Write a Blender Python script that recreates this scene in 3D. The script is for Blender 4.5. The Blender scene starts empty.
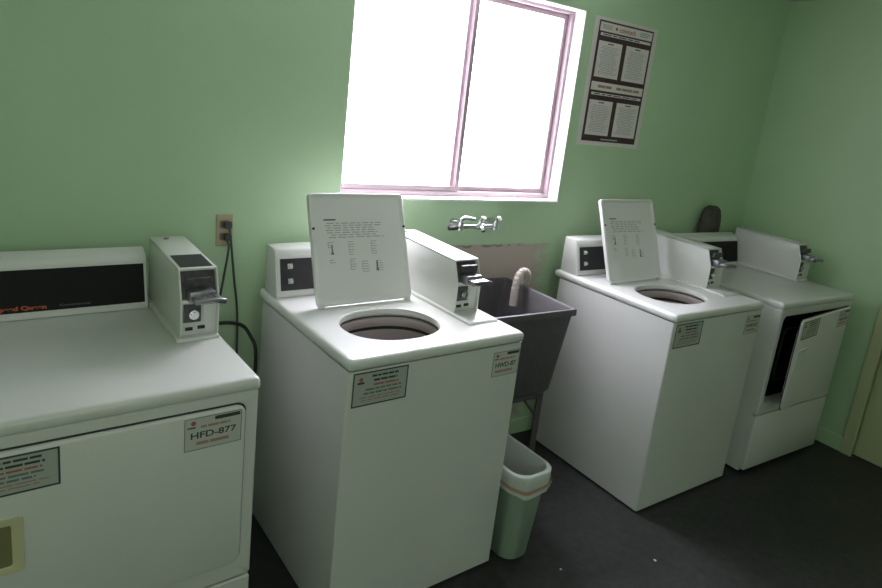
import bpy, bmesh, math, random
from mathutils import Vector, Matrix
random.seed(7)
S = bpy.context.scene
COL = S.collection
PI = math.pi

# ------------------------------------------------------------------ camera
yaw, pitch, roll = .59, -.2258, .1133
F = 623.9
fwd = Vector((math.sin(yaw)*math.cos(pitch), math.cos(yaw)*math.cos(pitch), math.sin(pitch)))
rr = Vector((math.cos(yaw), -math.sin(yaw), 0)); uu = rr.cross(fwd)
c_, s_ = math.cos(roll), math.sin(roll)
right = c_*rr + s_*uu; up = -s_*rr + c_*uu
cd = bpy.data.cameras.new('camera'); cam = bpy.data.objects.new('camera', cd); COL.objects.link(cam)
m = Matrix.Identity(4)
for i in range(3):
    m[i][0], m[i][1], m[i][2] = right[i], up[i], -fwd[i]
m[0][3], m[1][3], m[2][3] = -1.0214, -2.2222, 1.628
cam.matrix_world = m
cd.sensor_width = 36; cd.sensor_fit = 'HORIZONTAL'; cd.lens = F/882*36
cd.shift_x = 4.83/882; cd.shift_y = -43.51/882
cd.clip_start = .02
S.camera = cam

# ------------------------------------------------------------------ world, sun, exposure
w = bpy.data.worlds.new('overcast_daylight'); S.world = w; w.use_nodes = True
bg = w.node_tree.nodes['Background']
bg.inputs[0].default_value = (.90, .87, 1.0, 1); # overcast sky: brighter towards the zenith than at the horizon, dim ground
wn_ = w.node_tree; wtc = wn_.nodes.new('ShaderNodeTexCoord'); wsx = wn_.nodes.new('ShaderNodeSeparateXYZ')
wmr = wn_.nodes.new('ShaderNodeMapRange'); wmr.inputs['From Min'].default_value = -.1; wmr.inputs['From Max'].default_value = .9
wmr.inputs['To Min'].default_value = 19; wmr.inputs['To Max'].default_value = 34
wn_.links.new(wtc.outputs['Generated'], wsx.inputs[0]); wn_.links.new(wsx.outputs[2], wmr.inputs['Value']); 
wmx = wn_.nodes.new('ShaderNodeMapRange'); wmx.inputs['From Min'].default_value = -.75; wmx.inputs['From Max'].default_value = .15      # sky dimmed towards the left to darken the right wall and washer side
wmx.inputs['To Min'].default_value = .32; wmx.inputs['To Max'].default_value = 1.12
wmu = wn_.nodes.new('ShaderNodeMath'); wmu.operation = 'MULTIPLY'
wn_.links.new(wsx.outputs[0], wmx.inputs['Value']); wn_.links.new(wmr.outputs[0], wmu.inputs[0]); wn_.links.new(wmx.outputs[0], wmu.inputs[1]); wn_.links.new(wmu.outputs[0], bg.inputs[1])
sd = bpy.data.lights.new('sun', 'SUN'); sun = bpy.data.objects.new('sun', sd); COL.objects.link(sun)
sd.energy = 5; sd.angle = math.radians(34); sd.color = (1, .98, .96)
sun.rotation_euler = Vector((-.05, -.47, -.85)).to_track_quat('-Z', 'Y').to_euler()
sun.location = (0, 2, 4)
pd = bpy.data.lights.new('window_portal', 'AREA'); po = bpy.data.objects.new('window_portal', pd); COL.objects.link(po)
pd.shape = 'RECTANGLE'; pd.size = 1.2; pd.size_y = .95; pd.cycles.is_portal = True
po.location = (.57, .13, 1.69); po.rotation_euler = (-PI/2, 0, 0)
rl = bpy.data.lights.new('rear_fill_light', 'AREA'); ro = bpy.data.objects.new('rear_fill_light', rl); COL.objects.link(ro)
rl.shape = 'RECTANGLE'; rl.size = 2.2; rl.size_y = 1.0; rl.energy = 10.5; rl.color = (.95, 1, .93)  # unseen fill added behind the camera to brighten walls and machine fronts
ro.location = (-1.15, -3.96, 1.85); ro.rotation_euler = (math.radians(94), 0, 0)
S.view_settings.view_transform = 'Standard'; S.view_settings.look = 'None'
S.view_settings.gamma = 1; S.view_settings.use_curve_mapping = False
S.view_settings.exposure = 0.07

# ------------------------------------------------------------------ materials
def mat(name, col, rough=.5, metal=0, coat=0, spec=.5, noise=None, bump=0, bscale=200, emis=None, alpha=None, trans=0):
    M = bpy.data.materials.new(name); M.use_nodes = True
    nt = M.node_tree; p = nt.nodes['Principled BSDF']
    p.inputs['Base Color'].default_value = (*col, 1)
    p.inputs['Roughness'].default_value = rough; p.inputs['Metallic'].default_value = metal
    p.inputs['Coat Weight'].default_value = coat; p.inputs['Coat Roughness'].default_value = .12
    p.inputs['Specular IOR Level'].default_value = spec
    if trans: p.inputs['Transmission Weight'].default_value = trans
    tc = nt.nodes.new('ShaderNodeTexCoord')
    if noise:
        sc, amt = noise
        n = nt.nodes.new('ShaderNodeTexNoise'); n.inputs['Scale'].default_value = sc; n.inputs['Detail'].default_value = 6
        nt.links.new(tc.outputs['Object'], n.inputs['Vector'])
        r = nt.nodes.new('ShaderNodeMapRange'); r.inputs['From Min'].default_value = .3; r.inputs['From Max'].default_value = .7
        r.inputs['To Min'].default_value = 1-amt; r.inputs['To Max'].default_value = 1+amt
        nt.links.new(n.outputs['Fac'], r.inputs['Value'])
        v = nt.nodes.new('ShaderNodeVectorMath'); v.operation = 'SCALE'; v.inputs[0].default_value = col
        nt.links.new(r.outputs[0], v.inputs['Scale']); nt.links.new(v.outputs[0], p.inputs['Base Color'])
    if bump:
        n2 = nt.nodes.new('ShaderNodeTexNoise'); n2.inputs['Scale'].default_value = bscale; n2.inputs['Detail'].default_value = 3
        nt.links.new(tc.outputs['Object'], n2.inputs['Vector'])
        b = nt.nodes.new('ShaderNodeBump'); b.inputs['Strength'].default_value = bump; b.inputs['Distance'].default_value = .002
        nt.links.new(n2.outputs['Fac'], b.inputs['Height']); nt.links.new(b.outputs[0], p.inputs['Normal'])
    return M

enamel = mat('white_enamel', (.74, .74, .71), .33, coat=.25, noise=(3, .02))
enamel_side = mat('white_enamel_cabinet', (.70, .70, .675), .42, coat=.1, noise=(4, .03), bump=.05, bscale=300)
white_pl = mat('white_plastic', (.70, .70, .67), .45)
black_panel = mat('black_control_panel', (.010, .010, .011), .5, spec=.15)
cavity = mat('dark_cavity', (.006, .006, .006), .9, spec=.05)
dark_panel = mat('dark_grey_panel', (.04, .038, .042), .45, spec=.25)
dark_metal = mat('dark_grey_metal', (.10, .095, .10), .45, metal=.5, noise=(60, .25))
chrome = mat('chrome', (.72, .72, .74), .15, metal=1)
steel = mat('brushed_steel', (.36, .34, .37), .35, metal=.9, noise=(80, .15))
handle_m = mat('dull_handle_metal', (.30, .29, .31), .28, metal=1)
black = mat('black_rubber', (.015, .015, .015), .6)
seam = mat('seam_black', (.03, .035, .03), .7)
ring_pl = mat('tub_ring_plastic', (.50, .43, .42), .5)
basket_m = mat('basket_enamel', (.16, .15, .16), .5)
sticker_m = mat('sticker_paper', (.42, .45, .40), .5)
sticker_w = mat('sticker_white', (.56, .56, .52), .5)
ink = mat('ink_black', (.035, .05, .045), .6)
ink_soft = mat('ink_grey', (.16, .17, .16), .6)
ink_red = mat('ink_red', (.42, .10, .09), .6)
ink_pink = mat('ink_faded_red', (.40, .24, .22), .6)
lid_ink = mat('lid_ink', (.30, .30, .29), .6)
ink_orange = mat('ink_orange', (.55, .09, .03), .6)
sink_m = mat('grey_tub_polymer', (.085, .078, .085), .48, noise=(40, .12))
hose_m = mat('drain_hose_beige', (.52, .46, .42), .6)
outlet_m = mat('beige_plate', (.46, .38, .27), .45)
bin_m = mat('pale_green_plastic', (.30, .38, .31), .45)
cream = mat('cream_paint', (.52, .54, .33), .5)
cream_h = mat('cream_plastic', (.62, .58, .36), .5)
duct_m = mat('grey_duct', (.07, .06, .055), .7, noise=(30, .3))
frame_m = mat('aluminium_frame', (.50, .39, .425), .4, metal=.3)  # pink glare of the bright window is mixed into the metal colour
reveal_m = mat('white_reveal_paint', (.85, .84, .84), .6)
poster_w = mat('poster_paper', (.74, .69, .65), .6)
poster_d = mat('poster_maroon', (.055, .025, .03), .5)

def green_paint(name, patch=False):
    M = mat(name, (.49, .67, .43), .55, noise=(1.6, .04), bump=.08, bscale=60)
    if patch:     # an unpainted plaster patch under the taps
        nt = M.node_tree; p = nt.nodes['Principled BSDF']
        src = p.inputs['Base Color'].links[0].from_socket
        tc = nt.nodes.new('ShaderNodeTexCoord'); sx = nt.nodes.new('ShaderNodeSeparateXYZ')
        nz = nt.nodes.new('ShaderNodeTexNoise'); nz.inputs['Scale'].default_value = 22; nz.inputs['Detail'].default_value = 5
        nt.links.new(tc.outputs['Object'], nz.inputs['Vector'])
        def math_(op, a, b=None, c=None):
            n = nt.nodes.new('ShaderNodeMath'); n.operation = op
            for i, v in enumerate((a, b, c)):
                if v is None: continue
                if isinstance(v, (int, float)): n.inputs[i].default_value = v
                else: nt.links.new(v, n.inputs[i])
            return n.outputs[0]
        nt.links.new(tc.outputs['Object'], sx.inputs[0])
        n0 = math_('SUBTRACT', nz.outputs['Fac'], .5)
        zz = math_('ADD', sx.outputs[2], math_('MULTIPLY', n0, .03))
        xx = math_('ADD', sx.outputs[0], math_('MULTIPLY', n0, .25))
        def mr(v, a, b):
            n = nt.nodes.new('ShaderNodeMapRange'); n.interpolation_type = 'SMOOTHSTEP'
            nt.links.new(v, n.inputs['Value']); n.inputs['From Min'].default_value = a; n.inputs['From Max'].default_value = b
            return n.outputs[0]
        f = math_('MULTIPLY', mr(zz, 1.034, 1.026), math_('MULTIPLY', mr(xx, 1.17, 1.02), mr(xx, .30, .36)))
        mx = nt.nodes.new('ShaderNodeMix'); mx.data_type = 'RGBA'
        nt.links.new(f, mx.inputs['Factor']); nt.links.new(src, mx.inputs[6]); mx.inputs[7].default_value = (.50, .42, .37, 1)
        # grimy line where the old splashback ended
        e = math_('MULTIPLY', math_('MULTIPLY', mr(zz, 1.020, 1.027), mr(zz, 1.038, 1.031)), math_('MULTIPLY', math_('MULTIPLY', mr(xx, 1.0, .9), mr(xx, .30, .36)), mr(nz.outputs['Fac'], .38, .55)))
        m2 = nt.nodes.new('ShaderNodeMix'); m2.data_type = 'RGBA'
        nt.links.new(math_('MULTIPLY', e, .7), m2.inputs['Factor']); nt.links.new(mx.outputs[2], m2.inputs[6]); m2.inputs[7].default_value = (.14, .09, .08, 1)
        nt.links.new(m2.outputs[2], p.inputs['Base Color'])
    return M
wall_m = green_paint('green_wall_paint'); wall_back_m = green_paint('green_wall_paint_patched', True)
ceil_m = mat('ceiling_paint', (.74, .77, .70), .7)

def floor_material():
    M = mat('dark_floor', (.034, .033, .035), .5, bump=.25, bscale=25)
    nt = M.node_tree; p = nt.nodes['Principled BSDF']
    tc = nt.nodes.new('ShaderNodeTexCoord')
    a = nt.nodes.new('ShaderNodeTexNoise'); a.inputs['Scale'].default_value = 2.2; a.inputs['Detail'].default_value = 9; a.inputs['Roughness'].default_value = .65
    b = nt.nodes.new('ShaderNodeTexNoise'); b.inputs['Scale'].default_value = 30; b.inputs['Detail'].default_value = 4
    nt.links.new(tc.outputs['Object'], a.inputs[0]); nt.links.new(tc.outputs['Object'], b.inputs[0])
    mx = nt.nodes.new('ShaderNodeMath'); mx.operation = 'MULTIPLY'
    nt.links.new(a.outputs[0], mx.inputs[0]); nt.links.new(b.outputs[0], mx.inputs[1])
    cr = nt.nodes.new('ShaderNodeValToRGB'); nt.links.new(mx.outputs[0], cr.inputs[0])
    cr.color_ramp.elements[0].position = .14; cr.color_ramp.elements[0].color = (.018, .0175, .018, 1)
    cr.color_ramp.elements[1].position = .42; cr.color_ramp.elements[1].color = (.040, .039, .040, 1)
    nt.links.new(cr.outputs[0], p.inputs['Base Color'])
    return M
floor_m = floor_material()

def pane_material():
    M = bpy.data.materials.new('window_glass'); M.use_nodes = True; nt = M.node_tree
    for n in list(nt.nodes): nt.nodes.remove(n)
    o = nt.nodes.new('ShaderNodeOutputMaterial'); t = nt.nodes.new('ShaderNodeBsdfTransparent'); g = nt.nodes.new('ShaderNodeBsdfGlossy')
    t.inputs[0].default_value = (.94, .95, .95, 1); g.inputs['Roughness'].default_value = .05
    x = nt.nodes.new('ShaderNodeMixShader'); x.inputs[0].default_value = .06
    nt.links.new(t.outputs[0], x.inputs[1]); nt.links.new(g.outputs[0], x.inputs[2]); nt.links.new(x.outputs[0], o.inputs[0])
    return M
glass = pane_material()
def film_material():
    M = bpy.data.materials.new('translucent_liner'); M.use_nodes = True; nt = M.node_tree
    p = nt.nodes['Principled BSDF']; p.inputs['Base Color'].default_value = (.72, .75, .72, 1); p.inputs['Roughness'].default_value = .35
    o = nt.nodes['Material Output']
    t = nt.nodes.new('ShaderNodeBsdfTransparent'); x = nt.nodes.new('ShaderNodeMixShader'); x.inputs[0].default_value = .8
    nt.links.new(t.outputs[0], x.inputs[1]); nt.links.new(p.outputs[0], x.inputs[2]); nt.links.new(x.outputs[0], o.inputs[0])
    return M
film = film_material()

# ------------------------------------------------------------------ helpers
def link(name, me, material, parent=None, smooth=False):
    o = bpy.data.objects.new(name, me); COL.objects.link(o)
    if material and not me.materials: me.materials.append(material)
    if parent: o.parent = parent
    return o
def obj(name, bm, material, parent=None, smooth=None):
    bmesh.ops.recalc_face_normals(bm, faces=bm.faces)
    me = bpy.data.meshes.new(name); bm.to_mesh(me); bm.free()
    if smooth is not None:
        for p in me.polygons: p.use_smooth = True
        me.set_sharp_from_angle(angle=math.radians(smooth))
    return link(name, me, material, parent)
def box(bm, x0, x1, y0, y1, z0, z1, bev=0, seg=2, edges='all'):
    r = bmesh.ops.create_cube(bm, size=1)
    vs = r['verts']
    for v in vs:
        v.co = Vector(((x0+x1)/2 + v.co.x*(x1-x0), (y0+y1)/2 + v.co.y*(y1-y0), (z0+z1)/2 + v.co.z*(z1-z0)))
    if bev:
        es = list({e for v in vs for e in v.link_edges})
        if edges == 'v': es = [e for e in es if abs(e.verts[0].co.z-e.verts[1].co.z) > 1e-4]
        bmesh.ops.bevel(bm, geom=es, offset=bev, segments=seg, affect='EDGES', profile=.5)
    return bm
def nb(): return bmesh.new()
def bx(*a, **k): return box(nb(), *a, **k)
def prism(bm, prof, x0, x1, bev=0):      # prof: list of (y, z), extruded along x
    a = [bm.verts.new((x0, y, z)) for y, z in prof]; b = [bm.verts.new((x1, y, z)) for y, z in prof]
    fs = [bm.faces.new(a), bm.faces.new(b[::-1])]; n = len(prof)
    for i in range(n): fs.append(bm.faces.new((a[i], a[(i+1) % n], b[(i+1) % n], b[i])))
    if bev:
        es = list({e for f in fs for e in f.edges})
        bmesh.ops.bevel(bm, geom=es, offset=bev, segments=2, affect='EDGES', profile=.5)
    return bm
def loft(bm, rings, closed=True, cap0=False, cap1=False):
    R_ = [[bm.verts.new(p) for p in r] for r in rings]
    for A, B in zip(R_, R_[1:]):
        n = len(A)
        for i in range(n if closed else n-1):
            j = (i+1) % n
            bm.faces.new((A[i], A[j], B[j], B[i]))
    if cap0: bm.faces.new(R_[0])
    if cap1: bm.faces.new(R_[-1][::-1])
    return bm
def tube(bm, pts, rad, n=10, caps=True):
    pts = [Vector(p) for p in pts]; rings = []; prev = None
    for i, p in enumerate(pts):
        d = (pts[min(i+1, len(pts)-1)] - pts[max(i-1, 0)]).normalized()
        a = Vector((0, 0, 1)) if prev is None else prev
        if abs(d.dot(a)) > .95 and prev is None: a = Vector((1, 0, 0))
        u = (a - d*a.dot(d)).normalized(); v = d.cross(u); prev = u
        r = rad[i] if isinstance(rad, (list, tuple)) else rad
        rings.append([p + u*math.cos(2*PI*k/n)*r + v*math.sin(2*PI*k/n)*r for k in range(n)])
    return loft(bm, rings, cap0=caps, cap1=caps)
def smooth_path(ctrl, k=8):
    P = [Vector(c) for c in ctrl]; P = [P[0]*2-P[1]] + P + [P[-1]*2-P[-2]]; out = []
    for i in range(1, len(P)-2):
        for t in range(k):
            t /= k
            out.append(.5*((2*P[i]) + (-P[i-1]+P[i+1])*t + (2*P[i-1]-5*P[i]+4*P[i+1]-P[i+2])*t*t + (-P[i-1]+3*P[i]-3*P[i+1]+P[i+2])*t**3))
    out.append(P[-2]); return out
def rrect(cx, cy, hx, hy, r, z, n=8, ax='z'):
    pts = []
    for q, (sx, sy) in enumerate(((1, 1), (-1, 1), (-1, -1), (1, -1))):
        for k in range(n+1):
            a = q*PI/2 + k*PI/2/n
            pts.append((cx+sx*(hx-r)+r*math.cos(a), cy+sy*(hy-r)+r*math.sin(a)))
    if ax == 'z': return [Vector((x, y, z)) for x, y in pts]
    return [Vector((x, z, y)) for x, y in pts]        # ring in the xz plane at y = z
def ray_rr(cx, cy, ang, X0, X1, Y0, Y1, r):     # ray from (cx,cy) to the outline of a rounded rectangle
    d = Vector((math.cos(ang), math.sin(ang)))
    lo, hi = 0, 3
    mx, my, hx, hy = (X0+X1)/2, (Y0+Y1)/2, (X1-X0)/2, (Y1-Y0)/2
    def inside(t):
        x, y = abs(cx+d.x*t-mx)-(hx-r), abs(cy+d.y*t-my)-(hy-r)
        if x > 0 and y > 0: return x*x+y*y < r*r
        return x < r and y < r
    for _ in range(40):
        t = (lo+hi)/2
        if inside(t): lo = t
        else: hi = t
    return (cx+d.x*lo, cy+d.y*lo)
def cyl(bm, c, r, h, axis='z', n=24, r2=None):
    r2 = r if r2 is None else r2; c = Vector(c)
    ax = {'x': Vector((1, 0, 0)), 'y': Vector((0, 1, 0)), 'z': Vector((0, 0, 1))}[axis]
    u = ax.orthogonal().normalized(); v = ax.cross(u)
    R_ = [[c+ax*h*t+(u*math.cos(2*PI*k/n)+v*math.sin(2*PI*k/n))*q for k in range(n)] for t, q in ((0, r), (1, r2))]
    return loft(bm, R_, cap0=True, cap1=True)
def tag(o, label=None, cat=None, group=None, kind=None):
    if label: o['label'] = label
    if cat: o['category'] = cat
    if group: o['group'] = group
    if kind: o['kind'] = kind
    return o
def thing(name, label, cat, loc=(0, 0, 0), rz=0, group=None):
    o = bpy.data.objects.new(name, None); COL.objects.link(o); o.empty_display_size = .1
    o.location = loc; o.rotation_euler = (0, 0, rz); return tag(o, label, cat, group)
def struct(name, bm, m, parent=None, smooth=None):
    o = obj(name, bm, m, parent, smooth)
    if not parent: o['kind'] = 'structure'
    return o
def copy_tree(o, parent=None):
    c = o.copy(); COL.objects.link(c); c.parent = parent
    for ch in list(o.children): copy_tree(ch, c)
    return c
def text(name, body, size, material, parent, x, y, z, sx=1, bold=0, align='LEFT'):   # upright text facing -y
    cu = bpy.data.curves.new('t', 'FONT'); cu.body = body; cu.size = size; cu.extrude = .0003; cu.offset = bold; cu.align_x = align
    t = bpy.data.objects.new('t', cu); COL.objects.link(t)
    me = bpy.data.meshes.new_from_object(t.evaluated_get(bpy.context.evaluated_depsgraph_get()))
    bpy.data.objects.remove(t); bpy.data.curves.remove(cu)
    me.transform(Matrix.Translation((x, y, z)) @ Matrix.Rotation(PI/2, 4, 'X') @ Matrix.Scale(sx, 4, (1, 0, 0)))
    me.name = name; me.materials.clear()
    return link(name, me, material, parent)

# ------------------------------------------------------------------ room
X0, X1, Y0, ZC = -2.3, 2.76, -4.0, 2.45
WX0, WX1, WZ0, WZ1 = -.012, 1.145, 1.240, 2.13
T = .14
struct('floor', bx(X0-T, X1+T, Y0-T, T, -.1, 0), floor_m)
struct('ceiling', bx(X0-T, X1+T, Y0-T, T, ZC, ZC+.1), ceil_m)
b = nb()      # back wall with the window opening, as a loft round the opening
out_ = [(X0-T, 0), (X1+T, 0), (X1+T, ZC), (X0-T, ZC)]; in_ = [(WX0, WZ0), (WX1, WZ0), (WX1, WZ1), (WX0, WZ1)]
def ring(p, y): return [Vector((x, y, z)) for x, z in p]
R1, R2, R3, R4 = ring(out_, 0), ring(in_, 0), ring(in_, T), ring(out_, T)
loft(b, [R4, R1, R2, R3]);
vs = [b.verts.new(p) for p in R3+R4]
for i in range(4): b.faces.new((vs[i], vs[(i+1) % 4], vs[4+(i+1) % 4], vs[4+i]))
bmesh.ops.remove_doubles(b, verts=b.verts, dist=1e-5)
struct('wall_back', b, wall_back_m)
struct('wall_left', bx(X0-T, X0, Y0, 0, 0, ZC), wall_m)
struct('wall_front', bx(X0-T, X1+T, Y0-T, Y0, 0, ZC), wall_m)
# right wall with the door opening
DY0, DY1, DZ = -1.80, -.915, 2.04
b = nb(); box(b, X1, X1+T, DY1, 0, 0, ZC); box(b, X1, X1+T, Y0, DY0, 0, ZC); box(b, X1, X1+T, DY0, DY1, DZ, ZC)
struct('wall_right', b, wall_m)
struct('baseboard_right', bx(X1-.014, X1, -.868, 0, 0, .085, bev=.004), wall_m)
struct('baseboard_back', bx(X0, X1-.014, -.014, 0, 0, .085, bev=.004), wall_m)
b = nb(); box(b, X1-.02, X1, DY1-.012, -.868, 0, DZ+.06, bev=.004); box(b, X1-.02, X1, DY0-.055, DY0+.012, 0, DZ+.06, bev=.004)
box(b, X1-.02, X1, DY0+.0125, DY1-.0125, DZ-.012, DZ+.06, bev=.004)
struct('trim_1', b, cream)
d = bpy.data.objects.new('door_1', None); COL.objects.link(d); d['kind'] = 'structure'; d.location = (X1+.05, DY1, 0)
b = bx(-.02, .02, DY0-DY1+.006, -.004, .002, DZ-.004, bev=.003)
box(b, .0195, .035, DY0-DY1, 0, 0, DZ)  # backing sheet added behind the leaf to block daylight leaking round it
obj('door_leaf', b, cream, d)
b = nb(); cyl(b, (-.021, -.80, .98), .026, -.012, 'x'); cyl(b, (-.03, -.80, .98), .011, -.03, 'x')
bmesh.ops.create_uvsphere(b, u_segments=16, v_segments=10, radius=.027, matrix=Matrix.Translation((-.07, -.80, .98)))
obj('door_knob', b, steel, d, 40)

# window
wn = bpy.data.objects.new('window_1', None); COL.objects.link(wn); wn['kind'] = 'structure'; wn.location = ((WX0+WX1)/2, .09, WZ0)
hw = (WX1-WX0)/2; hh = WZ1-WZ0
b = nb(); f = .018
box(b, -hw, -hw+f, -.02, .03, 0, hh, bev=.002); box(b, hw-f, hw, -.02, .03, 0, hh, bev=.002)
box(b, -hw+f, hw-f, -.02, .03, 0, .026, bev=.002); box(b, -hw+f, hw-f, -.02, .03, hh-f, hh, bev=.002)
obj('window_frame', b, frame_m, wn)
def sash(x0, x1, y, sn):
    b = nb(); t = .022; z0, z1 = .026, hh-f
    box(b, x0, x0+t, y-.008, y+.008, z0, z1, bev=.002); box(b, x1-t, x1, y-.008, y+.008, z0, z1, bev=.002)
    box(b, x0+t, x1-t, y-.008, y+.008, z0, z0+t, bev=.002); box(b, x0+t, x1-t, y-.008, y+.008, z1-t, z1, bev=.002)
    s = obj(sn, b, frame_m, wn)
    obj('pane', bx(x0+t-.004, x1-t+.004, y-.002, y+.002, z0+t-.004, z1-t+.004), glass, s)
sash(-hw+f, .034, -.006, 'window_sash'); sash(-.004, hw-f, .014, 'window_sash')
# painted reveal and stool of the opening
b = nb(); e = .004
box(b, WX0, WX0+e, .001, .069, WZ0+e, WZ1-e); box(b, WX1-e, WX1, .001, .069, WZ0+e, WZ1-e)
box(b, WX0, WX1, .001, .069, WZ1-e, WZ1); box(b, WX0, WX1, -.006, .069, WZ0-.004, WZ0+e)
struct('trim_2', b, reveal_m)

# ------------------------------------------------------------------ stickers
def logo_bm(x, y, z, s):         # small red figure-like mark above a dark base bar
    b = nb(); cyl(b, (x, y, z+s*.35), s*.30, -.0004, 'y', 14)
    return b
def lines_bm(x0, x1, z0, z1, y, n, words=5, th=.45):
    b = nb(); h = (z1-z0)/n
    for i in range(n):
        zc = z1-(i+.5)*h; x = x0+random.uniform(0, .12)*(x1-x0); xe = x1-random.uniform(0, .2)*(x1-x0)
        while x < xe:
            wd = random.uniform(.5, 1.4)*(x1-x0)/words; wd = min(wd, xe-x)
            if wd > .002: box(b, x, x+wd, y-.0004, y, zc-h*th/2, zc+h*th/2)
            x += wd+(x1-x0)*.03
    return b
def frame_bm(x0, x1, z0, z1, y, t):
    b = nb(); box(b, x0, x1, y-.0004, y, z0, z0+t); box(b, x0, x1, y-.0004, y, z1-t, z1)
    box(b, x0, x0+t, y-.0004, y, z0+t, z1-t); box(b, x1-t, x1, y-.0004, y, z0+t, z1-t); return b
def warning_label(par, x0, x1, z0, z1, y):
    l = obj('warning_label', bx(x0, x1, y-.0008, y, z0, z1), sticker_m, par); l['label'] = 'grey notice sticker with dark border'
    y2 = y-.0008; wd, h = x1-x0, z1-z0
    obj('label_border', frame_bm(x0, x1, z0, z1, y2, .004), ink, l)
    obj('logo', logo_bm(x0+.14*wd, y2, z0+.72*h, .022), ink_red, l)
    obj('logo_base', bx(x0+.08*wd, x0+.2*wd, y2-.0004, y2, z0+.66*h, z0+.72*h), ink, l)
    obj('printed_text', lines_bm(x0+.30*wd, x0+.88*wd, z0+.66*h, z0+.92*h, y2, 2), ink, l)
    obj('printed_text', lines_bm(x0+.30*wd, x0+.92*wd, z0+.54*h, z0+.65*h, y2, 1, 4), ink_red, l)
    obj('printed_text', lines_bm(x0+.20*wd, x0+.90*wd, z0+.30*h, z0+.53*h, y2, 2), ink_soft, l)
    obj('printed_text', lines_bm(x0+.12*wd, x0+.92*wd, z0+.12*h, z0+.29*h, y2, 2), ink_pink, l)
def number_label(par, x0, x1, z0, z1, y, num):
    l = obj('number_label', bx(x0, x1, y-.0008, y, z0, z1), sticker_w, par); l['label'] = 'white machine number sticker'
    y2 = y-.0008; wd, h = x1-x0, z1-z0
    obj('label_border', frame_bm(x0, x1, z0, z1, y2, .0016), ink_soft, l)
    obj('logo', logo_bm(x0+.15*wd, y2, z0+.76*h, .02), ink_red, l)
    obj('logo_base', bx(x0+.05*wd, x0+.19*wd, y2-.0004, y2, z0+.69*h, z0+.73*h), ink, l)
    obj('label_header', bx(x0+.52*wd, x0+.97*wd, y2-.0004, y2, z0+.84*h, z0+.95*h), ink, l)
    obj('printed_text', lines_bm(x0+.22*wd, x0+.85*wd, z0+.64*h, z0+.76*h, y2, 1, 4, .6), ink_pink, l)
    text('machine_number', num, .27*h, ink, l, (x0+x1)/2, y2, z0+.36*h, sx=1.28 if wd > .13 else 1.02, bold=.0004, align='CENTER')
    obj('printed_text', lines_bm(x0+.12*wd, x0+.86*wd, z0+.12*h, z0+.28*h, y2, 1, 3, .6), ink_pink, l)

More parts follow.
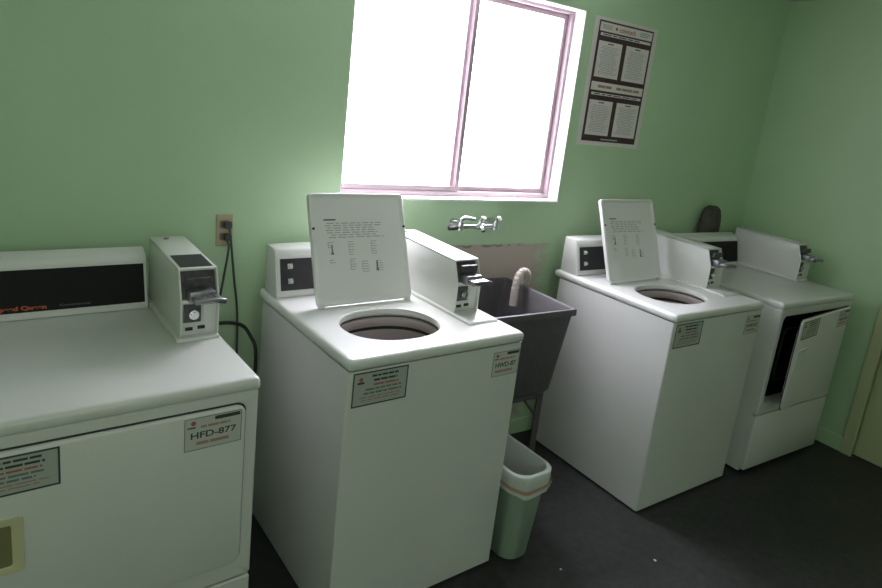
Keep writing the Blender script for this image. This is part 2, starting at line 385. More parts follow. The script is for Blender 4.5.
# ------------------------------------------------------------------ coin box
def coin_box(par, x0, x1, yk, zt, H, label_top=False, plateau=False):
    """yk = front kink, upper front leans back; cheeks stand proud of a recessed face"""
    yt = yk+.030; yb = -.02; zk = H+.115; tk = .005
    prof = [(yb, H), (yk+.006, H), (yk, H+.02), (yk, zk), (yt, zt), (yb, zt+.014)]
    core = [(yb, H), (yk+.016, H), (yk+.016, zk), (yt+.018, zt-.004), (yb, zt+.009)]
    b = nb(); prism(b, core, x0+tk*.6, x1-tk*.6)
    prism(b, prof, x0, x0+tk, bev=.0012); prism(b, prof, x1-tk, x1, bev=.0012)
    prism(b, [(yb, zt+.006), (yb, zt+.014), (yt, zt), (yt, zt-.007)], x0, x1, bev=.0015)
    prism(b, [(yk+.012, zk-.004), (yk-.001, zk-.004), (yk-.001, zk+.004), (yk+.012, zk+.004)], x0+tk, x1-tk, bev=.001)
    if plateau: prism(b, [(yb, H-.001), (yk-.108, H-.001), (yk-.096, H+.009), (yb, H+.014)], x0-.012, x1+.012, bev=.004)
    else: prism(b, [(yb, H), (yk-.012, H), (yk-.008, H+.010), (yb, H+.018)], x0-.012, x1, bev=.003)
    c = obj('coin_box', b, enamel, par, 30)
    w_ = x1-x0
    # dark recess plate behind the slide
    b = nb(); prism(b, [(yk+.0155, zk+.004), (yk+.011, zk+.004), (yt+.012, zt-.009), (yt+.0175, zt-.009)], x0+tk+.001, x1-tk-.001)
    rp = obj('slide_recess', b, dark_metal, c)
    b = nb(); zc = zk+.018        # the coin slide and its tongue with a rounded thumb grip
    box(b, x0+.018, x1-.02, yk-.026, yk+.014, zc-.016, zc+.016, bev=.003)
    box(b, x0+.022, x1-.012, yk-.054, yk-.024, zc-.010, zc+.006, bev=.003)
    for k in range(4): box(b, x0+.030+k*.016, x0+.036+k*.016, yk-.050, yk-.028, zc+.005, zc+.008, bev=.001)
    obj('coin_slide', b, steel, c, 35)
    b = nb(); tube(b, smooth_path([(x0+.022, yk-.058, zc-.002), (x1-.03, yk-.060, zc), (x1-.004, yk-.058, zc-.005)], 4), .0085, 14)
    obj('slide_handle', b, handle_m, c, 35)
    obj('coin_head', bx(x0+.015, x1-.025, yk+.0, yk+.014, zc+.026, zc+.048, bev=.002), dark_metal, c)
    # lock and return slots in the lower door
    obj('lock_plate', bx(x0+.012, x0+.060, yk+.011, yk+.0165, H+.048, H+.102, bev=.002), dark_metal, c)
    b = nb(); cyl(b, (x0+.038, yk+.0115, H+.074), .014, -.012, 'y'); cyl(b, (x0+.038, yk-.0005, H+.074), .009, -.003, 'y')
    box(b, x0+.036, x0+.040, yk-.0055, yk-.002, H+.066, H+.082)
    obj('lock', b, chrome, c, 40)
    b = nb(); box(b, x0+.018, x0+.038, yk+.012, yk+.0165, H+.024, H+.033); box(b, x0+.052, x0+.072, yk+.012, yk+.0165, H+.026, H+.035)
    obj('coin_return_slot', b, black, c)
    obj('lower_strip', bx(x0+.066, x1-.012, yk+.012, yk+.0168, H+.044, H+.106, bev=.001), white_pl, c)
    # key lock on the top rear
    b = nb(); cyl(b, ((x0+x1)/2-.01, -.05, zt+.010), .008, .006, 'z'); obj('top_lock', b, steel, c, 40)
    if label_top:
        y1, y0 = yt+.012, yt+.125; zf = lambda y: zt+(y-yt)/(yb-yt)*.014+.0005
        b = nb(); prism(b, [(y1, zf(y1)), (y1, zf(y1)+.0012), (y0, zf(y0)+.0012), (y0, zf(y0))], x0+.010, x1-.010)
        l = obj('top_plate', b, dark_panel, c); l['label'] = 'dark grey instruction plate'
    return c

# ------------------------------------------------------------------ washer
W_, D_, H_ = .674, .686, .917
def make_washer(label, loc, rz):
    t = thing('washing_machine', label, 'washing machine', loc, rz, 'coin operated top loading washing machines')
    hx = W_/2; cx, cy = -.063, -.458
    # cabinet, open at the top
    b = nb(); i = .004
    outer = lambda z, g=0: rrect(0, -D_/2-.0075, hx-.0025-g, D_/2-.0125-g, .008, z, 4)
    loft(b, [outer(.010), outer(.8805), outer(.8805, .012), outer(.30, .012)], cap0=True, cap1=True)
    cab = obj('cabinet', b, enamel_side, t, 40)
    b = nb(); loft(b, [rrect(0, -D_/2+.005, hx-.03, D_/2-.045, .01, .004, 4), rrect(0, -D_/2+.005, hx-.03, D_/2-.045, .01, .024, 4)], cap0=True, cap1=True)
    obj('base_plinth', b, seam, t)
    for sx in (-1, 1):
        for y in (-.06, -D_+.06):
            b = nb(); cyl(b, (sx*(hx-.055), y, 0), .018, .022, 'z', 16); obj('leg', b, black, t, 40)
    # top panel with the wash opening
    N = 160; A = [2*PI*k/N for k in range(N)]
    hole = lambda s, z: [Vector((cx+s*.171*math.copysign(abs(math.cos(a))**.92, math.cos(a)), cy+s*.138*math.copysign(abs(math.sin(a))**.92, math.sin(a)), z)) for a in A]
    def out(g, z): return [Vector((*ray_rr(cx, cy, a, -hx+g, hx-g, -D_+g, .018-g, .009), z)) for a in A]
    b = nb()
    loft(b, [hole(1.10, .884), out(.004, .884), out(0, .888), out(0, .904), out(.002, .911), out(.007, .9155), out(.014, .917),
             out(.030, .917), hole(1.05, .917), hole(1.02, .9162), hole(1.003, .913), hole(1.0, .896), hole(1.10, .884)])
    obj('top_panel', b, enamel, t, 50)
    b = nb(); loft(b, [out(.0085, .8845), out(.0085, .8790), out(.014, .8790)])
    obj('top_gasket', b, seam, t)
    # tub ring, basket, agitator
    ci = lambda r, z: [Vector((cx*.6+math.cos(a)*r, cy*1.0+math.sin(a)*r, z)) for a in A]
    b = nb(); loft(b, [hole(1.09, .893), hole(1.075, .893), hole(1.07, .884)]); obj('opening_gasket', b, seam, t, 50)
    b = nb(); loft(b, [hole(1.09, .8835), hole(1.01, .8835), hole(.995, .878), hole(1.0, .858), hole(1.03, .850)]); obj('tub_cover_ring', b, ring_pl, t, 50)
    b = nb(); loft(b, [hole(1.03, .850), hole(1.035, .846), hole(1.035, .840), hole(1.05, .838)]); obj('ring_gap', b, seam, t, 50)
    b = nb(); loft(b, [hole(1.05, .838), hole(1.02, .838), hole(1.03, .780), hole(1.12, .775)]); obj('balance_ring', b, ring_pl, t, 50)
    b = nb(); loft(b, [hole(1.12, .776), ci(.200, .74), ci(.202, .42), ci(.19, .40)], cap1=True); obj('wash_basket', b, basket_m, t, 50)
    b = nb(); star = []
    for r, z in ((.13, .402), (.06, .43), (.045, .55), (.036, .64), (.020, .66)):
        star.append([Vector((cx*.6+math.cos(a)*r*(1+.18*math.cos(4*a)), cy+math.sin(a)*r*(1+.18*math.cos(4*a)), z)) for a in A[::4]])
    loft(b, star, cap0=True, cap1=True); obj('agitator', b, dark_panel, t, 50)
    # console
    prof = [(-.004, H_), (-.118, H_), (-.118, H_+.008), (-.084, H_+.150), (-.074, H_+.166), (-.004, H_+.172)]
    b = nb(); prism(b, prof, -.322, .196, bev=.006); con = obj('control_console', b, enamel, t, 30)
    def onface(x0, x1, s0, s1, th, off=0):   # plate lying on the slanted console face; s = 0..1 up the slope
        P = lambda s: Vector((0, -.118+.034*s, H_+.008+.142*s)); n = Vector((0, -.972, -.233)).normalized()
        n = Vector((0, -.142, .034)).normalized()
        q = []
        for s in (s0, s1):
            for h in (off, off+th): q.append(P(s)+n*h)
        b = nb(); prism(b, [(q[0].y, q[0].z), (q[1].y, q[1].z), (q[3].y, q[3].z), (q[2].y, q[2].z)], x0, x1); return b
    b = onface(-.316, .180, .045, .955, .003); obj('panel_bezel', b, white_pl, con)
    b = onface(-.306, .172, .115, .885, .002, .003); p = obj('control_panel', b, dark_panel, con)
    nrm = Vector((0, -.142, .034)).normalized()
    for s in (.70, .34):
        c0 = Vector((-.270, -.118+.034*s, H_+.008+.142*s))+nrm*.005
        b = nb(); cyl(b, (0, 0, 0), .013, .004, 'z', 4, .010); cyl(b, (0, 0, .004), .008, .008, 'z', 12, .006)
        b.transform(Matrix.Translation(c0) @ nrm.to_track_quat('Z', 'X').to_matrix().to_4x4())
        obj('indicator_button', b, sticker_w, con, 40)
    coin_box(t, .194, .302, -.468, 1.113, H_, plateau=True)
    # raised lid
    L = .392; w0, w1 = -.238, .144; ang = math.atan2(.135, .365)
    lb = nb()
    r0 = lambda g, y: rrect((w0+w1)/2, L/2, (w1-w0)/2-g, L/2-g, .016, y, 5, ax='y')
    loft(lb, [r0(.006, .009), r0(.0, .006), r0(0, -.009), r0(.003, -.0115), r0(.008, -.0105), r0(.014, -.0045), r0(.020, -.004)], cap0=True, cap1=True)
    Mx = Matrix.Translation((0, -.262, H_+.006)) @ Matrix.Rotation(-ang, 4, 'X')
    def place(o): o.data.transform(Mx); return o
    lid = place(obj('lid', lb, enamel, t, 40))
    yf = -.0042
    for xh in (w0+.016, w1-.016):
        b = nb(); box(b, xh-.010, xh+.010, -.011, .006, -.007, .010, bev=.002)
        place(obj('lid_hinge', b, white_pl, lid))
        b = nb(); cyl(b, (xh-.008 if xh < 0 else xh+.008, -.011, .268), .0045, -.004, 'y', 12)
        place(obj('lid_bumper', b, dark_panel, lid, 40))
    place(obj('printed_heading', bx(w0+.052, w0+.098, yf-.0004, yf, .296, .3005), ink, lid))
    place(obj('printed_text', lines_bm(w0+.052, w0+.29, .232, .290, yf, 7, 9, .30), lid_ink, lid))
    for gx, gz, nl in ((.075, .19, 3), (.155, .19, 6), (.245, .19, 6), (.075, .128, 2), (.155, .128, 5), (.205, .118, 5), (.262, .118, 5)):
        zt = gz+.03; b = nb(); wl = random.uniform(.020, .030)
        for q in range(nl): box(b, w0+gx-wl/2, w0+gx+wl/2-random.uniform(0, .010), yf-.0004, yf, zt-.0020-q*.009, zt-q*.009)
        box(b, w0+gx-wl/2-.0012, w0+gx-wl/2, yf-.0004, yf, zt-.002-(nl-1)*.009, zt)
        place(obj('printed_paragraph', b, lid_ink, lid))
    for px_, pz_ in ((.075, .192), (.25, .128)):
        b = nb(); box(b, w0+px_-.002, w0+px_+.003, yf-.0006, yf-.0001, pz_-.008, pz_+.018)
        box(b, w0+px_-.005, w0+px_+.006, yf-.0006, yf-.0001, pz_-.016, pz_-.008)
        place(obj('printed_diagram', b, ink_soft, lid))
    warning_label(cab, -.318, -.132, .768, .874, -D_+.0048)
    number_label(cab, .210, .326, .770, .858, -D_+.0048, 'HWD-87')
    return t
wash = make_washer('white top loading coin washer with lid up, left of the grey utility sink', (0, -.0685, 0), .0595)
wash2 = copy_tree(wash); wash2.location = (1.472, -.0731, 0); wash2.rotation_euler.z = .0236
[c for c in wash2.children if c.name.startswith('lid')][0].location.x = -.030
wash2['label'] = 'white top loading coin washer with lid up, right of the grey utility sink'

# ------------------------------------------------------------------ dryer
DW, DD, DH = .692, .6845, .91
def make_dryer(label, loc, rz, open_deg, number, yk):
    t = thing('clothes_dryer', label, 'clothes dryer', loc, rz, 'coin operated front loading dryers')
    hx = DW/2
    b = nb(); loft(b, [rrect(0, -DD/2+.008, hx-.004, DD/2-.022, .010, .010, 4), rrect(0, -DD/2+.008, hx-.004, DD/2-.022, .010, .878, 4)], cap0=True)
    bmesh.ops.delete(b, geom=[f for f in b.faces if all(v.co.y < -DD+.0305 for v in f.verts) and abs(f.normal.z) < .5], context='FACES')   # the front is closed by the panels
    cab = obj('cabinet', b, enamel_side, t, 40)
    b = nb(); loft(b, [rrect(0, -DD/2+.01, hx-.03, DD/2-.05, .01, .004, 4), rrect(0, -DD/2+.01, hx-.03, DD/2-.05, .01, .022, 4)], cap0=True, cap1=True)
    obj('base_plinth', b, seam, t)
    for sx in (-1, 1):
        for y in (-.06, -DD+.07):
            b = nb(); cyl(b, (sx*(hx-.055), y, 0), .018, .022, 'z', 16); obj('leg', b, black, t, 40)
    # top
    b = nb(); r = lambda g, z: rrect(0, -DD/2, hx-g, DD/2-g, .009, z, 5)
    loft(b, [r(.004, .877), r(0, .881), r(0, .897), r(.002, .904), r(.007, .9085), r(.014, .91)], cap0=True, cap1=True)
    obj('top_panel', b, enamel, t, 50)
    # front panel with the drum opening
    fy, by = -DD+.004, -DD+.018
    o_ = lambda g, y: rrect(0, .600, hx-.004-g, .2745-g, .008, y, 6, ax='y')
    h_ = lambda g, y: rrect(-.005, .612, .300+g, .222+g, .030, y, 6, ax='y')
    b = nb(); loft(b, [o_(0, by+.020), o_(0, fy+.004), o_(.004, fy), h_(.008, fy), h_(.004, fy+.004), h_(.003, by+.03), h_(.0, by+.03)])
    obj('front_panel', b, enamel_side, t, 40)
    b = nb(); h2 = lambda g, y: rrect(-.005, .612, .303+g, .226+g, .030, y, 6, ax='y')
    hr = h2(0, by+.030); dc = Vector((-.02, .61))
    def rg(r_, y): return [Vector((dc.x+r_*math.cos(a), y, dc.y+r_*math.sin(a))) for a in [math.atan2(p.z-dc.y, p.x-dc.x) for p in hr]]
    loft(b, [hr, rg(.216, by+.030)]); obj('drum_bulkhead', b, cavity, t)
    b = nb(); loft(b, [rg(.217, by+.031), rg(.217, by+.024), rg(.205, by+.024), rg(.205, by+.034)]); obj('drum_rim', b, dark_metal, t, 40)
    b = nb(); loft(b, [rg(.212, by+.032), rg(.26, by+.05), rg(.26, by+.50)], cap1=True); obj('drum', b, dark_metal, t, 40)
    # lower access panel
    b = nb(); o2 = lambda g, y: rrect(0, .171, hx-.004-g, .148-g, .008, y, 6, ax='y')
    loft(b, [o2(0, by+.020), o2(0, fy+.004), o2(.004, fy)], cap0=True, cap1=True); obj('access_panel', b, enamel_side, t, 40)
    # door, hinged on its right edge
    hinge = Vector((.306, fy-.001, 0)); dw, z0, z1 = .604, .384, .846
    b = nb(); q = lambda g, y: rrect(-dw/2, (z0+z1)/2, dw/2-g, (z1-z0)/2-g, .024, y, 8, ax='y')
    loft(b, [q(.006, .0), q(0, -.003), q(0, -.009), q(.003, -.0125), q(.006, -.014)], cap0=True, cap1=True)
    door = obj('door', b, enamel_side, t, 40)
    b = nb(); q2 = lambda g, y: rrect(-dw/2, (z0+z1)/2, dw/2-g, (z1-z0)/2-g, .024, y, 8, ax='y')
    loft(b, [q2(-.0035, .0002), q2(-.0035, -.0022), q2(.004, -.0022)], cap0=True); sm = obj('door_seal', b, seam, door)
    if open_deg:
        b = nb(); loft(b, [q2(.05, .0005), q2(.055, .022), q2(.07, .028)], cap1=True); obj('door_liner', b, white_pl, door, 40)
    yd = -.0142
    b = nb(); hx0, hx1, hz0, hz1 = -.590+.0, -.478, .562, .694
    loft(b, [rrect((hx0+hx1)/2, (hz0+hz1)/2, (hx1-hx0)/2, (hz1-hz0)/2, .008, yd+.001, 4, ax='y'), rrect((hx0+hx1)/2, (hz0+hz1)/2, (hx1-hx0)/2, (hz1-hz0)/2, .008, yd-.004, 4, ax='y'),
             rrect((hx0+hx1)/2, (hz0+hz1)/2, (hx1-hx0)/2-.014, (hz1-hz0)/2-.010, .006, yd-.004, 4, ax='y'), rrect((hx0+hx1)/2, (hz0+hz1)/2, (hx1-hx0)/2-.022, (hz1-hz0)/2-.018, .006, yd-.0008, 4, ax='y')])
    hd = obj('door_handle', b, cream_h if not open_deg else white_pl, door, 30)
    b = bx(hx0+.020, hx1-.020, yd-.0012, yd-.0004, hz0+.016, hz1-.016); obj('handle_recess', b, mat('recess_olive', (.20, .19, .08), .6) if not open_deg else enamel_side, hd)
    warning_label(door, -.595, -.407, .748, .844-.006, yd)
    number_label(door, -.151, -.012, .752, .838, yd, number)
    R_ = Matrix.Translation(hinge) @ Matrix.Rotation(math.radians(open_deg), 4, 'Z')
    door.matrix_local = R_
    if open_deg:
        for z in (.46, .77):
            b = nb(); tube(b, [(.306, fy-.004, z-.02), (.306, fy-.004, z+.02)], .005, 10); obj('door_hinge', b, steel, t, 40)
    # console
    prof = [(-.004, DH), (-.085, DH), (-.085, DH+.008), (-.052, DH+.150), (-.044, DH+.166), (-.004, DH+.185)]
    b = nb(); prism(b, prof, -.335, .212, bev=.005); con = obj('control_console', b, enamel, t, 30)
    nrm = Vector((0, -.142, .033)).normalized()
    def onface(x0, x1, s0, s1, th, off=0):
        P = lambda s: Vector((0, -.085+.033*s, DH+.008+.142*s)); q = [P(s)+nrm*h for s in (s0, s1) for h in (off, off+th)]
        b = nb(); prism(b, [(q[0].y, q[0].z), (q[1].y, q[1].z), (q[3].y, q[3].z), (q[2].y, q[2].z)], x0, x1); return b
    obj('panel_bezel', onface(-.330, .208, .04, .985, .003), white_pl, con)
    obj('control_panel', onface(-.322, .201, .10, .93, .002, .003), black_panel, con)
    Mt = Matrix.Translation(Vector((0, -.085+.033*.15, DH+.008+.142*.15))+nrm*.0052) @ Matrix.Rotation(-math.atan2(.033, .142), 4, 'X')
    tx = text('brand_lettering', 'Speed Queen', .0155, ink_orange, con, -.185, 0, 0, sx=1.45, bold=.0007); tx.data.transform(Mt)
    tx = text('panel_lettering', 'Commercial', .0095, ink_soft, con, -.030, 0, .002, sx=1.7); tx.data.transform(Mt)
    coin_box(t, .226 if not open_deg else .228, .334, yk, 1.112, DH, label_top=not open_deg)
    return t
make_dryer('white coin dryer with closed door at the left edge, nearest the camera', (-.9386, -.1195, 0), .076, 0, 'HFD-877', -.385)
make_dryer('white coin dryer with its door ajar, in the corner by the right wall', (2.29, -.0986, 0), -.0087, 6.5, 'HFD-876', -.428)

# ------------------------------------------------------------------ utility sink
SX0, SX1, SY0, SY1, SZ = .392, .868, -.505, -.024, .878
t = thing('utility_sink', 'deep grey floor standing laundry sink between the two white washers', 'sink', ((SX0+SX1)/2, (SY0+SY1)/2, 0))
hx, hy = (SX1-SX0)/2, (SY1-SY0)/2
b = nb(); zb = .50
loft(b, [rrect(0, 0, hx-.072, hy-.035, .03, zb, 6), rrect(0, 0, hx-.060, hy-.022, .03, zb+.02, 6), rrect(0, 0, hx-.012, hy-.012, .02, SZ-.035, 6),
         rrect(0, 0, hx-.010, hy-.010, .02, SZ-.026, 6), rrect(0, 0, hx, hy, .016, SZ-.026, 6), rrect(0, 0, hx, hy, .016, SZ-.004, 6),
         rrect(0, 0, hx-.003, hy-.003, .014, SZ, 6), rrect(0, 0, hx-.014, hy-.014, .014, SZ, 6), rrect(0, 0, hx-.018, hy-.018, .02, SZ-.006, 6),
         rrect(0, 0, hx-.066, hy-.030, .03, zb+.03, 6), rrect(0, 0, hx-.085, hy-.05, .03, zb+.014, 6)], cap0=True, cap1=True)
obj('basin', b, sink_m, t, 40)
b = nb(); cyl(b, (0, .05, zb+.0145), .03, .003, 'z', 20); obj('drain', b, chrome, t, 40)
b = nb(); tube(b, [(0, .05, zb), (0, .05, .36), (0, .09, .33), (0, .20, .33), (0, .238, .33)], .019, 12); obj('drain_pipe', b, white_pl, t, 40)
for sx in (-1, 1):
    for sy in (-1, 1):
        b = nb(); x, y = sx*(hx-.082), sy*(hy-.045)
        box(b, x-.003*1, x+.003, min(y, y-sy*.032), max(y, y-sy*.032), 0, zb+.002); box(b, min(x, x-sx*.032), max(x, x-sx*.032), y-.003, y+.003, 0, zb+.002)
        obj('leg', b, sink_m, t)
for sx in (-1, 1):
    b = nb(); x = sx*(hx-.092); y = -(hy-.050)
    tube(b, [(x-sx*.105, y, zb-.004), (x-sx*.005, y, zb-.118)], .006, 8); obj('brace', b, sink_m, t)
b = nb(); box(b, -(hx-.085), hx-.085, -(hy-.0445), -(hy-.0505), zb-.026, zb-.001); obj('apron_rail', b, sink_m, t)

# drain hose hooked over the sink
P = smooth_path([(.790, -.185, .795), (.796, -.180, .87), (.806, -.175, .915), (.832, -.165, .941), (.866, -.155, .938), (.893, -.14, .905), (.905, -.11, .84), (.93, -.055, .70), (1.0, -.04, .45), (1.12, -.035, .30), (1.2, -.035, .26)], 14)
rad = [.0180+.0020*math.sin(i*2.6) if 10 < i else .0185 for i in range(len(P))]
b = nb(); tube(b, P, rad, 14)
tag(obj('drain_hose', b, hose_m, None, 60), 'beige ribbed drain hose hooked over the right rim of the grey sink', 'hose')

# ------------------------------------------------------------------ faucet
t = thing('wall_faucet', 'chrome wall mounted faucet with lever handles below the window', 'faucet', (.645, 0, 1.132))
b = nb(); tube(b, [(-.115, -.055, 0), (.092, -.055, 0)], .0095, 14); tube(b, [(-.02, -.055, 0), (.02, -.055, 0)], .014, 14)
for x in (-.105, .088):
    tube(b, [(x, -.0005, 0), (x, -.07, 0)], .013, 14); cyl(b, (x, -.0005, 0), .028, -.007, 'y', 20)
    cyl(b, (x, -.055, -.014), .017, .036, 'z', 16)
obj('faucet_body', b, chrome, t, 40)
for x, dx in ((-.105, .055), (.0, .006), (.088, .004)):
    b = nb(); cyl(b, (x, -.057, .008), .0085, .024, 'z', 12)
    tube(b, smooth_path([(x, -.057, .03), (x+dx*.3, -.066, .042), (x+dx, -.085, .038)], 5), [.009]*5+[.008]*4+[.007, .006], 10)
    obj('lever_handle', b, chrome, t, 40)
b = nb(); tube(b, [(-.10, -.055, -.002), (-.165, -.058, -.006)], [.011, .009], 12); obj('hose_outlet', b, dark_metal, t, 40)
b = nb(); tube(b, smooth_path([(0, -.055, 0), (0, -.075, -.003), (0, -.088, -.014)], 5), .010, 12); obj('spout', b, chrome, t, 40)

# ------------------------------------------------------------------ outlet and cords
t = thing('wall_outlet', 'beige double outlet plate on the green wall left of the window', 'outlet', (-.448, 0, 1.117))
b = bx(-.029, .029, -.006, 0, -.058, .058, bev=.003); obj('cover_plate', b, outlet_m, t)
for z in (.022, -.022):
    b = nb(); loft(b, [rrect(0, z, .017, .014, .009, -.0055, 6, 'y'), rrect(0, z, .017, .014, .009, -.008, 6, 'y')], cap0=True, cap1=True); s = obj('socket', b, mat('socket_brown', (.20, .14, .10), .5) if z > 0 else bpy.data.materials['socket_brown'], t)
    b = nb(); box(b, -.008, -.006, -.0086, -.0079, z-.004, z+.005); box(b, .006, .008, -.0086, -.0079, z-.004, z+.005); obj('socket_slots', b, black, s)
cord_m = mat('cord_grey', (.055, .07, .06), .6)
def cord(lbl, z, pts, r):
    t = thing('power_cord', lbl, 'power cord', (-.440, -.0085, 1.117+z))
    obj('plug', bx(-.012, .013, -.024, -.0002, -.012, .012, bev=.004), cord_m, t)
    b = nb(); tube(b, smooth_path(pts, 10), r, 8); obj('cable', b, cord_m, t, 60)
cord('dark power cord from the upper socket running down to the right beside the washer', .022, [(.004, -.020, -.010), (.012, -.024, -.08), (.026, -.022, -.20), (.043, -.020, -.34), (.048, -.020, -.60), (.05, -.02, -.9)], .0042)
cord('dark power cord from the lower socket slanting left behind the dryer', -.022, [(-.002, -.020, -.010), (.002, -.024, -.04), (-.012, -.022, -.15), (-.030, -.02, -.30), (-.040, -.02, -.60), (-.05, -.02, -.85)], .0042)
b = nb(); tube(b, smooth_path([(-.62, -.05, .780), (-.50, -.05, .784), (-.43, -.06, .786), (-.395, -.10, .785), (-.385, -.16, .768), (-.378, -.20, .735), (-.374, -.19, .62), (-.380, -.15, .40), (-.385, -.12, .0095)], 8), .0065, 10)
tag(obj('supply_hose', b, black, None, 60), 'black rubber hose drooping in the gap between the nearest dryer and washer', 'hose')

# ------------------------------------------------------------------ poster
px0, px1, pz0, pz1 = 1.206, 1.650, 1.526, 2.122
t = thing('instruction_poster', 'white and maroon instruction poster on the green wall right of the window', 'poster', ((px0+px1)/2, 0, pz0))
W2, Hh = px1-px0, pz1-pz0
def PB(x0, x1, z0, z1, y0, y1): return bx(-W2/2+x0*W2, -W2/2+x1*W2, y0, y1, z0*Hh, z1*Hh)
obj('sheet', PB(0, 1, 0, 1, -.002, -.0002), poster_w, t)
obj('dark_ground', PB(.065, .935, .035, .975, -.0026, -.002), poster_d, t)
panels = [('header_band', .085, .915, .895, .962), ('title_strip', .105, .905, .862, .882), ('text_panel', .10, .465, .545, .822), ('text_panel', .53, .905, .545, .822),
          ('red_title_band', .085, .915, .442, .508), ('title_strip', .105, .905, .405, .424), ('text_panel', .10, .465, .085, .365), ('text_panel', .53, .905, .085, .365)]
for nme, a, b_, c, d_ in panels:
    o = obj(nme, PB(a, b_, c, d_, -.0032, -.0026), poster_w, t)
    xx0, xx1, zz0, zz1 = -W2/2+a*W2, -W2/2+b_*W2, c*Hh, d_*Hh; dw_, dh_ = xx1-xx0, zz1-zz0
    if nme == 'text_panel':
        obj('printed_heading', bx(xx0+.38*dw_, xx0+.62*dw_, -.0036, -.0032, zz1-.075*dh_, zz1-.045*dh_), ink, o)
        obj('printed_text', lines_bm(xx0+.10*dw_, xx1-.08*dw_, zz0+.08*dh_, zz1-.12*dh_, -.0032, 17, 6, .28), lid_ink, o)
    elif nme == 'header_band':
        obj('logo', logo_bm(xx0+.30*dw_, -.0032, zz0+.28*dh_, .026), ink_red, o)
        text('logo_lettering', 'coinmach', .032, ink_red, o, xx0+.355*dw_, -.0032, zz0+.24*dh_, sx=.95, bold=.0004)
        obj('printed_text', lines_bm(xx0+.03*dw_, xx0+.24*dw_, zz0+.25*dh_, zz0+.8*dh_, -.0032, 3, 4, .35), ink_soft, o)
        obj('printed_text', lines_bm(xx0+.74*dw_, xx0+.96*dw_, zz0+.25*dh_, zz0+.8*dh_, -.0032, 3, 4, .35), ink_soft, o)
    elif nme == 'title_strip':
        obj('printed_text', lines_bm(xx0+.03*dw_, xx0+.97*dw_, zz0+.15*dh_, zz0+.85*dh_, -.0032, 1, 8, .55), ink, o)
    else:
        obj('printed_text', lines_bm(xx0+.08*dw_, xx0+.42*dw_, zz0+.30*dh_, zz0+.70*dh_, -.0032, 1, 2, .8), ink_pink, o)
        obj('printed_text', lines_bm(xx0+.46*dw_, xx0+.95*dw_, zz0+.30*dh_, zz0+.70*dh_, -.0032, 1, 3, .8), ink_pink, o)
obj('printed_footer', bx(-.06, .06, -.003, -.0026, .049*Hh, .060*Hh), sticker_m, t)

# ------------------------------------------------------------------ waste bin and liner
bc = (.485, -.640)
t = thing('waste_bin', 'small pale green plastic wastebasket beside the front of the left washer', 'waste bin', (bc[0], bc[1], 0), math.radians(3))
b = nb()
q = lambda hx_, hy_, z, r=.058: rrect(0, 0, hx_, hy_, r, z, 8)
loft(b, [q(.062, .116, 0), q(.067, .121, .006), q(.084, .148, .362), q(.088, .152, .366), q(.088, .152, .374), q(.081, .145, .374), q(.063, .118, .010), q(.06, .105, .006)], cap0=True, cap1=True)
obj('bin_body', b, bin_m, t, 40)
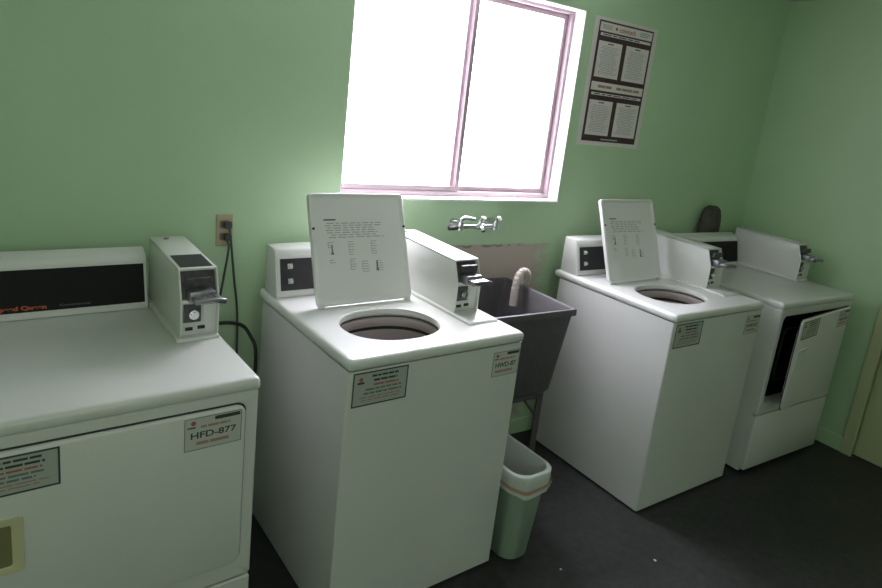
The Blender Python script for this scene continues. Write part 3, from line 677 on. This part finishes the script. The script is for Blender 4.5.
# liner: folded over the rim with a wavy hem
b = nb(); ringz = []
def wav(hx_, hy_, z, amp, ph, zamp=0, r=.058):
    R_ = rrect(0, 0, hx_, hy_, r, z, 12); out = []
    for k, p in enumerate(R_):
        a = math.atan2(p.y, p.x); s = 1+amp*math.sin(13*a+ph)+amp*.7*math.sin(29*a+2*ph)
        out.append(Vector((p.x*s, p.y*s, z+zamp*(math.sin(5*a+ph)+.5*math.sin(11*a)))))
    return out
loft(b, [wav(.097, .160, .300, .012, 1.2, .006), wav(.0955, .1585, .322, .010, .8), wav(.094, .158, .352, .006, .4), wav(.0935, .1575, .374, .003, 0), wav(.090, .154, .3785, .0, 0),
         wav(.080, .144, .3785, .0, 0), wav(.076, .140, .355, .004, .3), wav(.072, .134, .26, .012, 1.1), wav(.064, .121, .12, .015, 2.0), wav(.055, .10, .055, .02, 2.5)], cap1=True)
ln = obj('bin_liner', b, film, None, 60)
ln.location = (bc[0], bc[1], 0); ln.rotation_euler.z = math.radians(3)
tag(ln, 'translucent white plastic bag lining the pale green wastebasket', 'bin liner')
b = nb(); loft(b, [wav(.0992, .1625, .318, .006, 1.2, .004), wav(.1000, .1635, .325, .008, 2.2, .004), wav(.0995, .163, .332, .006, 1.0, .004)])
tie = obj('drawstring', b, mat('orange_drawstring', (.55, .33, .25), .5), ln, 60); tie['label'] = 'orange drawstring'

# ------------------------------------------------------------------ exhaust duct behind the corner dryer
P = smooth_path([(2.345, -.115+.04, .25), (2.345, -.075, .70), (2.345, -.075, 1.00), (2.345, -.07, 1.12), (2.345, -.03, 1.15), (2.345, -.012, 1.15)], 8)
b = nb()
A2 = []
for z in range(0, 60):
    zz = .5+z*.0145
    rr_ = .078+(.004 if z % 2 else 0)
    if zz > 1.12: rr_ *= math.sqrt(max(0.02, 1-((zz-1.12)/.125)**2))
    A2.append([Vector((2.352+rr_*1.15*math.cos(2*PI*k/24), -.048+min(rr_, .040)*.95*math.sin(2*PI*k/24), zz)) for k in range(24)])
    if zz > 1.235: break
loft(b, A2, cap0=True, cap1=True)
tag(obj('exhaust_duct', b, duct_m, None, 60), 'dark grey rounded vent duct rising behind the corner dryer', 'duct')

# ------------------------------------------------------------------ small litter and a scuff on the floor
for x, y, s, lb in ((.985, -1.0, .006, 'tiny pale scrap lying on the dark floor before the right washer'), (.60, -.875, .0045, 'tiny pale scrap lying on the dark floor near the wastebasket')):
    b = nb(); vs = [b.verts.new((x+s*math.cos(a)*random.uniform(.6, 1.2), y+s*math.sin(a)*random.uniform(.6, 1.2), .0004)) for a in [k*PI/3 for k in range(6)]]
    f_ = b.faces.new(vs); r_ = bmesh.ops.extrude_face_region(b, geom=[f_])
    for v in r_['geom']:
        if isinstance(v, bmesh.types.BMVert): v.co.z += .003
    tag(obj('paper_scrap', b, poster_w), lb, 'litter', 'scraps on the floor')
